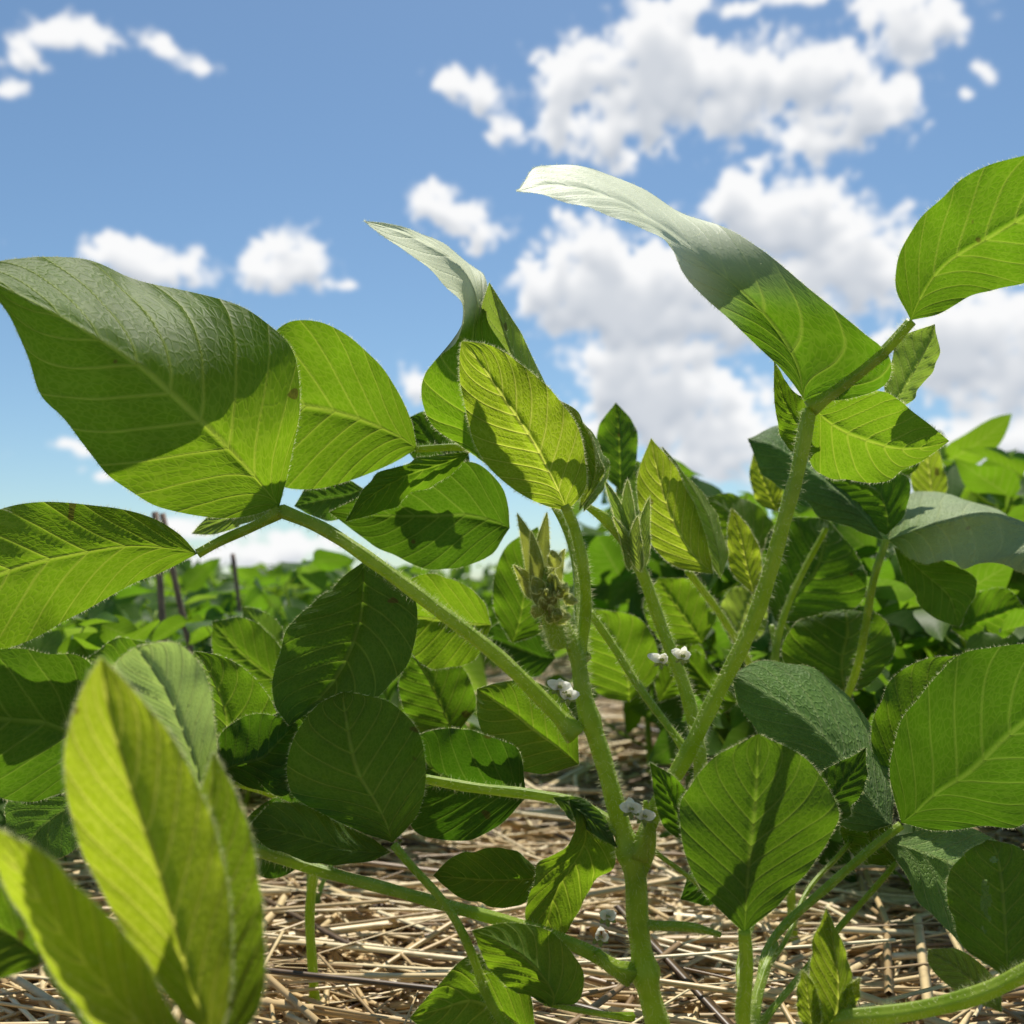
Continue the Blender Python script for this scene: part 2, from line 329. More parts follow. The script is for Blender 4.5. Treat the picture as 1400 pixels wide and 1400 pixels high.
# curled top leaflet
p=stem(A,[(790,905,.385),(800,850,.383),(797,790,.38),(785,720,.378),(772,690,.376)],[26,23,22,21,20],hair=90)
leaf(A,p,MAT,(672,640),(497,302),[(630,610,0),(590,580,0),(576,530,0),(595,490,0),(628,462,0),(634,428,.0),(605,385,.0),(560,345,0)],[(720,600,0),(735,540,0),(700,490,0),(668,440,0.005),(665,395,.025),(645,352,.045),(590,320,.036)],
 M=[(660,580),(645,520),(647,460),(650,405,.010),(622,360,.020),(562,324,.018)],d=(.40,.36),cup=.02,quilt=.0009,hair=50,fuzz=300,hair_glint=(.85,.40,.58,0),label="curled leaflet with sun sheen painted on its hairy upper side")
leaf(A,p,PAL,(750,610),(669,386),[(690,560),(655,480),(656,430)],[(765,570),(742,515),(708,448)],M=[(722,540),(690,455)],d=(.395,.385),e=(.01,.012),quilt=.0014,hair=50)
leaf(A,p,YNG,(776,698),(631,466),[(748,692),(700,668),(660,628),(640,580),(630,530),(628,490)],[(797,672),(800,630),(790,588),(758,542),(715,500),(668,472)],M=[(760,665),(730,608),(690,548),(652,492)],d=(.376,.352),e=(-.001,.006),cup=-.03,quilt=.0014,hair=60,nv=90,nh=20,label="bright yellow-green ribbed young leaflet")
leaf(A,p,YNG,(792,698),(748,535),[(798,650),(790,600),(765,560)],[(822,655),(818,610),(790,565)],d=(.38,.385),e=(0,.01),quilt=.0011,hair=60)
leaf(A,p,PAL,(798,700),(790,570),[(800,660),(795,610)],[(832,655),(822,605)],d=(.385,.40),e=(.0,.012),quilt=.0011,hair=60)
leaf(A,p,PAL,(700,600),(640,520),[(668,590),(640,560)],[(700,560),(670,525)],d=(.41,.40),quilt=.0011,hair=50)
# shoot on the right of the top
p=stem(A,[(958,1090,.40),(958,1040,.402),(940,960,.405),(905,850,.41),(865,760,.41),(830,712,.41),(800,690,.405)],[24,26,26,24,24,22,12],name='side_stem',hair=95)
for q in [(866,778,826,655,10,.41,.41,PAL,300,-6),(874,778,858,655,12,.41,.412,PAL,300,6),(882,775,888,680,9,.41,.41,PAL,250,5),(860,780,838,706,8,.405,.40,PAL,250,-8),(876,782,872,705,10,.402,.40,PAL,250,6)]: scale_leaf(A,p,*q[:7],q[7],q[8],q[9])
stem(A,[(940,1030,.402),(880,945,.42),(835,880,.43),(805,835,.43)],[15,16,16,15],hair=60)
# tall right petiole with leaflets
p=stem(A,[(872,1170,.379),(900,1100,.374),(945,1020,.37),(1005,905,.366),(1050,790,.362),(1085,670,.36),(1107,560,.36)],[32,32,31,30,30,29,31],hair=75)
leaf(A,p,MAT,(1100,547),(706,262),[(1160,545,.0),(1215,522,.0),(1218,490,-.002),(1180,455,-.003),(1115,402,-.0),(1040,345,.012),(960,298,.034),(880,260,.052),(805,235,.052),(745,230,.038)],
 [(1080,520),(1040,478),(985,425),(930,370),(893,325),(840,296),(765,272)],M=[(1088,495),(1045,430),(980,368),(905,308,.012),(835,268,.020),(765,252,.016)],d=(.36,.33),bow=.004,cup=.01,hair=36,quilt=.0011,hair_glint=(.92,.22,.56,0),nv=90,fuzz=300,label="long arching leaflet with sun glint painted on its tip")
stem(A,[(1107,560,.36),(1150,530,.358),(1200,490,.355),(1246,440,.352)],[27,22,22,22],parent=p,hair=80)
leaf(A,p,MAT,(1245,438),(1530,235),[(1228,395),(1232,345),(1260,298),(1320,246),(1400,212),(1480,205)],[(1280,430),(1335,404),(1400,388),(1475,330)],d=(.352,.33),e=(-.006,.010),cup=.03)
leaf(A,p,MAT,(1112,556),(1298,603),[(1160,540),(1205,535),(1255,568)],[(1100,605),(1120,648),(1190,660),(1255,636)],d=(.362,.39),e=(-.01,.012),cup=.03)
leaf(A,p,MAT,(1118,590),(1058,493),[(1085,620),(1062,570)],[(1112,560),(1082,530)],d=(.38,.385))
leaf(A,p,PAL,(1212,565),(1278,443),[(1212,520),(1235,462)],[(1250,545),(1286,480)],d=(.385,.39),e=(0,.01))
# lower petioles
p=stem(A,[(850,1140,.38),(830,1120,.385),(790,1100,.39),(740,1090,.395),(660,1078,.40),(580,1065,.405)],[20,20,22,21,20,19],hair=50)
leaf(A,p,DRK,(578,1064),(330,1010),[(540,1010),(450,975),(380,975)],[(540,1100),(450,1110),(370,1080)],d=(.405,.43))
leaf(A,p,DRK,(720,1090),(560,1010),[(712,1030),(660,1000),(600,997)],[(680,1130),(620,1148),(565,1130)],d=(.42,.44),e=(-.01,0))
leaf(A,p,MAT,(792,1045),(652,942),[(785,985),(745,938),(690,932)],[(745,1058),(690,1045),(655,990)],d=(.43,.44),e=(0,-.01))
leaf(A,p,MAT,(778,1094),(745,1295),[(785,1135),(740,1180),(716,1230),(720,1275)],[(810,1105),(838,1155),(805,1215),(778,1265)],d=(.385,.375),e=(-.006,.012))
leaf(A,p,GRY,(756,1090),(845,1160),[(790,1090),(825,1115)],[(775,1115),(810,1140)],d=(.388,.378))
p=stem(A,[(860,1335,.381),(800,1300,.376),(700,1262,.368),(560,1225,.362),(430,1188,.36),(335,1158,.36)],[28,26,24,23,23,22],hair=60)
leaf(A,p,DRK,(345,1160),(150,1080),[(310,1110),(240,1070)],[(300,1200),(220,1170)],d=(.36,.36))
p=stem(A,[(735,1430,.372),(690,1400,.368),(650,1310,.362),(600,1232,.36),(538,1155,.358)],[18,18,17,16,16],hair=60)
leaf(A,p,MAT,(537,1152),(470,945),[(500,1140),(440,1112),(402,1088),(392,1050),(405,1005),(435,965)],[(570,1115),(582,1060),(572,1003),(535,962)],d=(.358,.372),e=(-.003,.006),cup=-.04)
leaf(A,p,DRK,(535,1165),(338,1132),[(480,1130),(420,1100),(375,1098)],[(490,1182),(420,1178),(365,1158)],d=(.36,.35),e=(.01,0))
leaf(A,p,MAT,(742,1198),(592,1197),[(712,1168),(655,1162),(615,1175)],[(722,1232),(665,1240),(615,1218)],d=(.41,.40),e=(.008,-.004))
p=stem(A,[(865,1390,.382),(800,1385,.368),(745,1372,.358)],[12,10,9],hair=40)
leaf(A,p,MAT,(745,1372),(645,1272),[(705,1358),(668,1320)],[(785,1372),(800,1345),(790,1312),(755,1275),(695,1262)],d=(.358,.35),e=(0,.01))
leaf(A,p,MAT,(735,1430),(560,1392),[(720,1350),(655,1300),(600,1345)],[(700,1450),(610,1430)],d=(.37,.375))
stem(A,[(868,1262,.382),(930,1265,.385),(985,1278,.388)],[16,18,10],name='side_shoot',hair=120)
stem(A,[(880,1150,.378),(925,1190,.39),(990,1235,.40)],[10,9,8],hair=40)
for f in [(764,940,.362),(776,952,.363),(862,1106,.358),(880,1116,.359),(903,903,.388),(932,898,.388),(830,1252,.358)]:
    flower(A,*f,size=.0050)
flower(A,820,1280,.364,size=.005,wilt=True); flower(A,902,1060,.368,size=.003,wilt=True)
# ---------------------------------------------------------------- shade leaves of the neighbour plant on the left
E=plant_root(gbase(420,.47),"dark green broad leaved soybean plant standing in straw")
stem(E,[(430,1385,.47),(425,1250,.47),(440,1120,.465),(480,1000,.46),(500,880,.455),(497,780,.452)],[18,18,18,16,14,10],name='stem',hair=30)
p=stem(E,[(480,1000,.46),(500,880,.45),(497,775,.445)],[12,11,9],hair=30)
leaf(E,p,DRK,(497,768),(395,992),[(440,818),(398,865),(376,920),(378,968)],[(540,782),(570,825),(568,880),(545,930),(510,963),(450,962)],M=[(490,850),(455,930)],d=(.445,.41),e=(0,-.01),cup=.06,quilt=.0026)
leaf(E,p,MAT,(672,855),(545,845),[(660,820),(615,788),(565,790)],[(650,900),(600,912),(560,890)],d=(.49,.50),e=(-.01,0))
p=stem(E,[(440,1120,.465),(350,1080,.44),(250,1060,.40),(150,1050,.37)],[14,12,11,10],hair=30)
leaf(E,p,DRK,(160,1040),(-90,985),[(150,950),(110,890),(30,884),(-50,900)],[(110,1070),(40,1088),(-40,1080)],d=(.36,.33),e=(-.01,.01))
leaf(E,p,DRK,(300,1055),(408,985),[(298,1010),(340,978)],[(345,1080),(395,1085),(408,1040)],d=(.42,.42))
leaf(E,p,MAT,(285,1060),(265,890),[(250,1020),(245,940)],[(360,1060),(380,990),(350,930),(305,898)],d=(.43,.44))
leaf(E,p,GRY,(150,1055),(20,1180),[(90,1060),(10,1100)],[(140,1120),(90,1170)],d=(.37,.36))
leaf(E,p,GRY,(250,1070),(150,1180),[(190,1070),(140,1120)],[(260,1140),(210,1190)],d=(.40,.39))
leaf(E,p,DRK,(440,1110),(330,1190),[(380,1090),(330,1130)],[(430,1160),(380,1200)],d=(.45,.43))
leaf(E,p,MAT,(620,1010),(560,890),[(570,1000),(545,940)],[(650,960),(620,900)],d=(.52,.53))
leaf(E,p,DRK,(290,1060),(150,1010),[(240,1000),(180,980)],[(250,1080),(190,1065)],d=(.45,.46))
leaf(E,p,MAT,(250,960),(120,900),[(230,900),(170,870)],[(210,970),(150,950)],d=(.5,.52),e=(0,.01))
leaf(E,p,MAT,(420,960),(290,850),[(395,900),(340,845)],[(370,960),(300,920)],d=(.56,.58),e=(0,.01))
leaf(E,p,GRY,(395,900),(330,830),[(380,850),(350,832)],[(370,900),(340,870)],d=(.6,.6))
# ---------------------------------------------------------------- near young plant, lower left
B=plant_root(gbase(300,.215),"young soybean shoot with upright yellow-green folded leaves")
stem(B,[(330,2060,.215),(325,1800,.215),(310,1600,.215),(300,1440,.213)],[36,32,28,22],name='stem',hair=60)
p=stem(B,[(310,1600,.215),(303,1500,.212),(292,1425,.208)],[18,16,14],hair=60)
leaf(B,p,YNG,(292,1430),(138,898),[(215,1350),(160,1262),(112,1175),(88,1085),(90,1010),(110,945)],[(310,1380),(312,1260),(298,1160),(272,1085),(228,1005),(178,940)],M=[(258,1330),(222,1190),(178,1060),(148,960)],d=(.208,.20),e=(.011,.009),quilt=.0016,wave=.0004,hair=70,cup=.04,nv=90,nh=18)
leaf(B,p,YNG,(305,1440),(292,1028),[(250,1340),(245,1220),(264,1110)],[(352,1380),(356,1270),(346,1170),(320,1085)],d=(.218,.225),e=(.010,.004),quilt=.0016,wave=.0004,hair=70,nv=90)
leaf(B,p,YNG,(270,1440),(-30,1120),[(195,1300),(135,1228),(62,1165)],[(190,1440),(98,1352),(28,1238)],d=(.205,.195),e=(.0,.012),quilt=.0012,wave=.0004,hair=70)
p=stem(B,[(318,1700,.215),(180,1500,.24),(60,1320,.245)],[14,13,12],hair=50)
leaf(B,p,MAT,(62,1315),(-120,1230),[(45,1245),(0,1190),(-70,1175)],[(20,1332),(-60,1330)],d=(.245,.25))
leaf(B,p,MAT,(75,1325),(55,1180),[(30,1290),(20,1220)],[(95,1290),(90,1220)],d=(.25,.27))
p=stem(B,[(318,1650,.215),(330,1400,.26),(290,1220,.29),(272,1110,.30)],[14,13,12,10],hair=50)
leaf(B,p,PAL,(275,1110),(185,884),[(225,1040),(180,975),(158,915)],[(295,1060),(292,980),(278,918),(240,880)],d=(.30,.282),e=(-.003,.004),hair=60,hair_glint=(.25,0,.5,0),label="pale woolly leaflet")
# ---------------------------------------------------------------- lower right plant
C=plant_root(gbase(1035,.36),"broad leaved soybean plant with puckered leaves above the straw")
stem(C,[(1045,1560,.36),(1035,1480,.358),(1030,1400,.355),(1045,1330,.37),(1060,1290,.385)],[30,30,26,18,14],name='stem',hair=70)
p=stem(C,[(1030,1440,.357),(1018,1390,.345),(1020,1330,.337),(1018,1272,.333)],[28,28,26,24],hair=80)
leaf(C,p,DRK,(1018,1276),(1037,1003),[(965,1225),(935,1160),(934,1105),(962,1050)],[(1085,1218),(1135,1155),(1146,1112),(1110,1045)],M=[(1022,1190),(1032,1090)],d=(.333,.325),e=(.006,.006),cup=.04,hair=34)
leaf(C,p,MAT,(940,1155),(888,1042),[(908,1130)],[(952,1110),(925,1065)],d=(.35,.355))
leaf(C,p,DRK,(1120,1130),(1184,1022),[(1105,1080)],[(1160,1115),(1185,1062)],d=(.35,.355))
p=stem(C,[(1030,1400,.355),(1050,1300,.38),(1130,1212,.40),(1185,1165,.402),(1232,1128,.402)],[15,15,16,16,16],hair=60)
leaf(C,p,GRY,(1220,1127),(1001,922),[(1218,1062),(1175,982),(1115,925),(1050,904)],[(1180,1138),(1120,1112),(1055,1035),(1012,975)],d=(.402,.43),e=(.05,.0),cup=.04,quilt=.0016,label="grey-green puckered leaflet")
leaf(C,p,DRK,(1232,1125),(1520,930),[(1218,1060),(1238,985),(1285,922),(1345,893),(1430,885)],[(1275,1137),(1335,1132),(1405,1130),(1480,1060)],d=(.402,.36),e=(-.01,.01),cup=.03,nv=90,nh=20)
leaf(C,p,MAT,(1225,1090),(1330,895),[(1195,1020),(1208,950),(1255,905)],[(1290,1060),(1330,980)],d=(.43,.45))
leaf(C,p,GRY,(1205,1148),(1430,1300),[(1270,1128),(1350,1130),(1420,1190)],[(1245,1200),(1290,1255),(1350,1310)],d=(.405,.39),e=(.03,-.02))
p=stem(C,[(1035,1480,.358),(1120,1400,.335),(1250,1382,.325),(1330,1360,.32),(1450,1305,.315)],[30,32,32,32,30],name='side_stem',hair=90)
leaf(C,p,MAT,(1378,1340),(1350,1148),[(1320,1290),(1296,1215),(1318,1168)],[(1430,1300),(1440,1210),(1395,1155)],d=(.33,.35),e=(0,0),nv=90,nh=24,holes=[(.36,.52,.04,.10),(.45,.75,.04,.02),(.3,.36,.02,.02)],label="leaflet with insect holes")
leaf(C,p,PAL,(1370,1385),(1268,1298),[(1300,1350),(1270,1318)],[(1365,1345),(1310,1298)],d=(.335,.35))
leaf(C,p,YNG,(1122,1410),(1130,1241),[(1108,1350),(1113,1290)],[(1165,1390),(1168,1340),(1152,1290)],d=(.33,.33),e=(.004,.006),quilt=.001,hair=50)
leaf(C,p,YNG,(1110,1420),(1096,1325),[(1090,1380)],[(1122,1390),(1112,1345)],d=(.33,.33),quilt=.0006,hair=50)
leaf(C,p,YNG,(1150,1400),(1176,1335),[(1140,1370)],[(1170,1385),(1175,1360)],d=(.33,.335),quilt=.0006,hair=50)
stem(C,[(1045,1330,.37),(1085,1260,.40),(1150,1160,.43),(1190,1110,.45)],[10,9,9,8],hair=40)
stem(C,[(1040,1400,.36),(1130,1290,.40),(1225,1180,.42)],[13,12,10],hair=40)
stem(C,[(1040,1430,.36),(1010,1330,.40),(1040,1230,.43),(1060,1150,.44)],[11,10,9,8],hair=40)
leaf(C,None,MAT,(1225,1182),(1150,1100),[(1180,1180),(1150,1140)],[(1225,1140),(1190,1100)],d=(.42,.44))
leaf(C,None,DRK,(1060,1155),(930,1230),[(1010,1140),(950,1180)],[(1040,1200),(980,1235)],d=(.44,.45))
# ---------------------------------------------------------------- plant further back on the right
D=plant_root(gbase(1080,.55),"upright soybean plant with bluish wrinkled leaves")
stem(D,[(1085,1300,.55),(1078,1150,.55),(1065,1000,.55),(1060,900,.55),(1080,820,.55),(1130,722,.55)],[18,16,16,15,13,11],name='stem',hair=30)
p=stem(D,[(1100,1120,.55),(1160,950,.53),(1185,850,.51),(1198,780,.50),(1212,738,.50)],[13,14,15,14,14],hair=50)
leaf(D,p,GRY,(1208,738),(1022,600),[(1175,690),(1120,635),(1065,590)],[(1160,725),(1100,698),(1048,660)],d=(.50,.53),e=(.06,0))
leaf(D,p,MAT,(1212,732),(1128,648),[(1170,705),(1140,680)],[(1238,700),(1240,650),(1180,640)],d=(.50,.52))
leaf(D,p,GRY,(1214,738),(1408,788),[(1240,680),(1295,670),(1360,700),(1395,740)],[(1250,765),(1310,772),(1365,770)],d=(.50,.47),e=(.11,0),cup=.0,quilt=.0016,hair_glint=(.30,0,.4,0))
leaf(D,p,MAT,(1222,748),(1312,858),[(1240,800),(1270,840)],[(1285,765),(1332,795)],d=(.51,.52))
leaf(D,p,MAT,(1255,640),(1195,560),[(1225,660),(1195,610)],[(1260,600),(1230,560)],d=(.54,.55))
p=stem(D,[(1065,1000,.55),(1062,900,.56),(1055,855,.57)],[12,11,10],hair=30)
leaf(D,p,MAT,(1160,948),(1150,833),[(1105,935),(1072,890),(1095,845)],[(1205,920),(1228,870),(1200,838)],d=(.55,.58),e=(0,.01))
leaf(D,p,MAT,(1060,850),(1130,708),[(1040,780),(1070,710)],[(1130,845),(1182,820),(1180,765)],d=(.58,.62))
p=stem(D,[(1070,1060,.55),(1030,920,.53),(985,840,.50),(940,780,.48)],[14,14,14,14],hair=60,name='side_stem')
leaf(D,p,YNG,(975,785),(890,599),[(920,772),(880,720),(873,650)],[(968,740),(950,690),(925,640)],d=(.47,.47),e=(0,.004),quilt=.0014,hair=50)
leaf(D,p,PAL,(985,790),(905,610),[(955,740),(925,660)],[(995,760),(985,710),(950,660)],d=(.475,.48),e=(0,.012),quilt=.0014,hair=50)
leaf(D,p,YNG,(1030,812),(1000,694),[(1000,780),(995,730)],[(1042,780),(1030,730)],d=(.50,.51),quilt=.0012,hair=50)
leaf(D,p,MAT,(848,672),(842,550),[(822,640),(818,585)],[(868,640),(868,580)],d=(.55,.56),e=(.01,.01))
leaf(D,p,GRY,(905,740),(862,628),[(855,720),(842,670)],[(915,690),(895,640)],d=(.56,.57))
leaf(D,p,MAT,(700,880),(735,720),[(675,830),(690,750)],[(745,860),(760,780)],d=(.55,.55))
leaf(D,p,MAT,(860,960),(800,830),[(820,950),(790,890)],[(900,920),(880,850)],d=(.62,.62))
leaf(D,p,MAT,(960,880),(900,790),[(910,880),(880,830)],[(980,840),(950,795)],d=(.6,.6))
leaf(D,p,MAT,(1040,760),(960,680),[(1000,760),(965,725)],[(1060,720),(1010,675)],d=(.62,.64),e=(0,.01))
leaf(D,p,DRK,(760,900),(655,870),[(730,860),(690,850)],[(735,925),(690,915)],d=(.58,.6))
leaf(D,p,YNG,(1065,700),(1030,620),[(1040,690),(1025,650)],[(1070,670),(1050,635)],d=(.6,.61),quilt=.0012)
leaf(D,p,MAT,(900,960),(950,870),[(895,920),(915,880)],[(940,945),(965,900)],d=(.64,.64))
leaf(D,p,PAL,(1000,880),(1030,800),[(985,840),(1000,805)],[(1040,870),(1050,830)],d=(.63,.64))
leaf(D,p,MAT,(1010,960),(930,900),[(980,920),(950,890)],[(985,975),(945,940)],d=(.62,.63))
leaf(D,p,YNG,(1275,700),(1262,580),[(1250,670),(1248,620)],[(1295,670),(1285,620)],d=(.66,.66),quilt=.0012)
leaf(D,p,MAT,(1300,860),(1400,830),[(1330,815),(1375,805)],[(1330,880),(1380,870)],d=(.62,.6))
# ---------------------------------------------------------------- generic field plants
def gleaf(mb,b,ax,up,L,W,droop,fold,mi=0):
    ax=unit(ax); sd=unit(np.cross(ax,up)); up=np.cross(sd,ax); nv,m=10,7; V=[];U=[]
    f1=random.uniform(0,6)
    for i in range(nv):
        v=i/(nv-1); w=W*.5*math.sin(math.pi*min(1,v**.66))**.85 if 0<v<1 else 0
        c=b+ax*L*v-up*droop*L*v*v
        for j in range(m):
            s=(j-3)/3; V.append(c+sd*w*s+up*(fold*abs(s)*w+.06*W*s*abs(s)*math.sin(v*8+f1))); U.append((s*.5+.5,v))
    mb.add(V,[(i*m+j,i*m+j+1,(i+1)*m+j+1,(i+1)*m+j) for i in range(nv-1) for j in range(m-1)],U,mi)
def genplant(seed,nn=9,H=.26):
    r=np.random.default_rng(seed); st=MB(); fo=MB()
    P=np.array([[0,0,0],[r.normal(0,.008),r.normal(0,.008),H*.35],[r.normal(0,.015),r.normal(0,.015),H*.7],[r.normal(0,.02),r.normal(0,.02),H]])
    C=cat(P,12); tube(st,C,np.linspace(.004,.0018,12),6)
    for k in range(nn):
        f=.15+.85*k/(nn-1); b=C[int(f*11)]; a=k*2.4+r.uniform(-.5,.5); out=np.array([math.cos(a),math.sin(a),0])
        pl=r.uniform(.06,.12)*(1.15-.55*f); e=b+out*pl*.75+np.array([0,0,pl*r.uniform(.45,.95)])
        tube(st,cat([b,(b+e)/2+np.array([0,0,-.008]),e],5),np.full(5,.0013),4)
        sz=r.uniform(.07,.105)*(1.1-.45*f); tilt=np.array([0,0,1])+r.normal(0,.6,3); sd=np.cross(out,[0,0,1])
        for ax,o,q in ((out,out*.018,1.08),(out*.25+sd,0,1),(out*.25-sd,0,1)):
            gleaf(fo,e+o,np.asarray(ax)+np.array([0,0,r.uniform(-1.2,.9)]),tilt+r.normal(0,.5,3),sz*q,sz*.66,r.uniform(.0,.35),r.uniform(-.1,.6),int(r.random()<.2))
    return st.mesh('stem',[STEM]),fo.mesh('foliage',[FAR,FAR2])
VAR=[genplant(100+i,nn=10+i%4) for i in range(8)]
cnt=0
def place(x,y,s,near):
    global cnt
    st,fo=VAR[cnt%8]; cnt+=1
    r=plant_root((x,y,0),"leafy green soybean plant in a field row" if near else "small soybean plant in a distant row",group="soybean plants in field rows")
    r.rotation_euler=(rng.normal(0,.08),rng.normal(0,.08),rng.uniform(0,6.28)); r.scale=(s,s,s*rng.uniform(.92,1.12))
    link('stem',st,r); link('foliage',fo,r)
near=[]
def pb(px,d,top):   # image x, distance, image y of the plant's top
    z=unproject(px,top,d)[2]; near.append((unproject(px,810,d)[0],d,z/.33))
for q in [(890,.95,655),(960,1.0,665),(1020,.9,655),(1090,1.05,650),(1170,.85,630),(1250,1.0,605),(1330,.9,630),(1400,1.0,630),(1480,.85,640),
          (900,1.3,680),(980,1.35,670),(1070,1.4,680),(1150,1.3,660),(1240,1.4,650),(1320,1.3,630),(1410,1.4,645),(1500,1.3,640),
          (1130,.72,740),(1310,.72,700),(900,1.9,700),(1020,1.9,695),(1140,1.9,690),(1260,1.9,680),(1380,1.9,670),
          (1230,.64,860),(1010,.70,880),(560,.75,900),(700,2.2,755),
          (570,.95,790),(830,2.3,725),(740,2.7,745),(640,2.5,755),
          (60,1.0,775),(150,1.25,765),(230,1.1,780),(320,1.3,765),(400,1.15,735),(470,1.4,765),(530,1.2,770),(330,.80,815),(210,.72,820),(120,.66,820),(20,.70,800),(-60,.8,780),(560,1.8,765),(440,1.9,765),(280,1.8,762),(160,1.9,760),(40,1.7,760),(360,.95,790),(440,.80,805),(270,.90,795),(90,1.5,760),(210,1.5,762),(380,1.6,758),(500,1.6,758),(470,.95,790)]: pb(*q)
for q in near: place(*q,True)
y=2.6
while y<13 and cnt<292:
    for row in np.arange(-6,7.1,.5):
        if abs(row)>y*.62+.4: continue
        place(row+rng.normal(0,.09)+.15,y+rng.normal(0,.12),rng.uniform(.66,.98)+(.22 if row>.6 else 0),False)
        if cnt>=292: break
    y+=.26+y*.05
print('plants',cnt,y)
# distant crop canopy
mb=MB(); n=26000
yy=np.exp(rng.uniform(math.log(6.0),math.log(160),n)); xx=rng.uniform(-1,1,n)*(yy*.8+2); zz=rng.uniform(.05,.31,n)*(1+.30*np.sin(xx*.9)*np.cos(yy*.7))
sz=.05*(1+yy/14); ax=unit(rng.normal(size=(n,3))*[1,1,.6]); sd=unit(np.cross(ax,rng.normal(size=(n,3)))); c0=np.stack([xx,yy,zz+sz*.1],1)
V=np.stack([c0-ax*sz[:,None],c0-sd*sz[:,None]*.55,c0+ax*sz[:,None],c0+sd*sz[:,None]*.55],1).reshape(-1,3)
mb.add(V,[(4*i,4*i+1,4*i+2,4*i+3) for i in range(n)],np.tile([[.5,0],[0.1,.5],[.5,1],[.9,.5]],(n,1)))
o=link('distant_crop',mb.mesh('distant_crop',[FAR])); o['kind']='stuff'; o['label']="far off green soybean canopy reaching the horizon"; o['category']='crop'
# ---------------------------------------------------------------- ground + straw
def gz(x,y): return .006*np.sin(x*7+1)*np.cos(y*5)
xs=np.concatenate([-np.geomspace(400,1.5,24),np.linspace(-1.4,1.4,57),np.geomspace(1.5,400,24)]); ys=np.concatenate([[-400,-60,-8,-2],np.linspace(-.8,3,77),np.geomspace(3.2,900,30)])
X,Y=np.meshgrid(xs,ys); Z=gz(X,Y)*np.exp(-np.hypot(X,Y)/6)-.004; m=len(xs)
mb=MB(); mb.add(np.stack([X,Y,Z],-1).reshape(-1,3),[(i*m+j,i*m+j+1,(i+1)*m+j+1,(i+1)*m+j) for i in range(len(ys)-1) for j in range(m-1)])
o=link('ground',mb.mesh('ground',[SOIL])); o['kind']='structure'; o['label']="brown field soil under the mulch"; o['category']='ground'
def straw(n,y0,y1,rad,ln,zz=.005,elv=.06,dark=0):
    y=np.sqrt(rng.uniform(y0*y0,y1*y1,n)); x=rng.uniform(-1,1,n)*(y*.62+.12)
    patch=np.sin(x*9+2*np.sin(y*7))*.5+np.sin(y*11+x*4)*.3
    az=np.where(rng.random(n)<.55,rng.normal(.15,.4,n)+patch,rng.uniform(0,math.pi,n)); el=rng.normal(0,elv,n)
    L=ln*rng.uniform(.25,1.6,n); R=rad*np.clip(np.exp(rng.normal(-.15,.45,n)),.3,1.6)
    D=np.stack([np.cos(az)*np.cos(el),np.sin(az)*np.cos(el),np.sin(el)],1)
    S=unit(np.cross(D,[0,0,1.])); U=np.cross(S,D); z=np.abs(rng.normal(0,zz,n))+.002+np.abs(np.sin(el))*L*.35
    c=np.stack([x,y,z+gz(x,y)],1); fl=rng.uniform(.15,.9,n)[:,None]
    rings=[]; bend=(rng.normal(0,.06,n)*np.where(rng.random(n)<.15,3.5,1))[:,None]*L[:,None]
    for t,bb in ((-.5,0),(0,1),(.5,0)):
        p=c+D*(L*t)[:,None]+S*bend*bb+U*np.abs(bend)*bb*.3
        for sx,sy in ((1,0),(0,1),(-1,0),(0,-1)): rings.append(p+S*(R*sx)[:,None]+U*(R*sy)[:,None]*fl)
    V=np.stack(rings,1)
    base=np.arange(n)[:,None,None]*12
    q=np.array([(r*4+k,r*4+(k+1)%4,(r+1)*4+(k+1)%4,(r+1)*4+k) for r in range(2) for k in range(4)])
    tone=np.clip(rng.beta(1.9,1.3,n)+.14*np.sin(x*13)*np.cos(y*9)-dark,0,1)
    return V.reshape(-1,3),(base+q[None]).reshape(-1,4),np.repeat(tone,12)
parts=[straw(17000,.30,1.2,.0016,.12,.006),straw(1300,.36,1.3,.0022,.22,.009,.07),straw(240,.36,1.3,.0020,.15,.011,.10,.6),straw(15000,1.1,3.5,.0026,.18,.006),straw(5000,3,9,.006,.3)]
Vs=[];Fs=[];Ts=[];k=0
for a,b_,c_ in parts: Vs.append(a);Fs.append(b_+k);Ts.append(c_);k+=len(a)
me=bpy.data.meshes.new('straw_mulch'); me.from_pydata(np.concatenate(Vs).tolist(),[],np.concatenate(Fs).tolist()); me.materials.append(STRAW)
me.attributes.new('tone','FLOAT','POINT').data.foreach_set('value',np.concatenate(Ts))
me.polygons.foreach_set('use_smooth',[True]*len(me.polygons))
o=link('straw_mulch',me); o['kind']='stuff'; o['label']="dry golden straw mulch covering the soil"; o['category']='straw'
# dead stalks
for pts,w in [([(224,905,.82),(219,800,.82),(212,700,.82)],9),([(262,900,.85),(247,830,.85),(232,760,.85),(222,702,.85)],8),([(332,880,1.1),(326,820,1.1),(318,757,1.1)],6),([(545,1010,.9),(543,950,.9),(540,905,.9)],5),([(590,1005,.9),(588,950,.9),(592,900,.9)],5)]:
    q=unproject(*pts[0]); g=(q[0],q[1],0)
    r=plant_root(g,"brown dried stalk standing upright in the field",group="dead stalks",name='dead_stalk',cat_='dead stalk'); O=np.array(g)
    W=np.vstack([[g],[unproject(*p) for p in pts]]); P=cat(W,20); mb=MB(); R=np.full(20,w*.5*pts[0][2]/FP); R*=1+.18*(np.arange(20)%6==0)
    tube(mb,P-O,R,8); link('stalk',mb.mesh('stalk',[DEAD]),r)
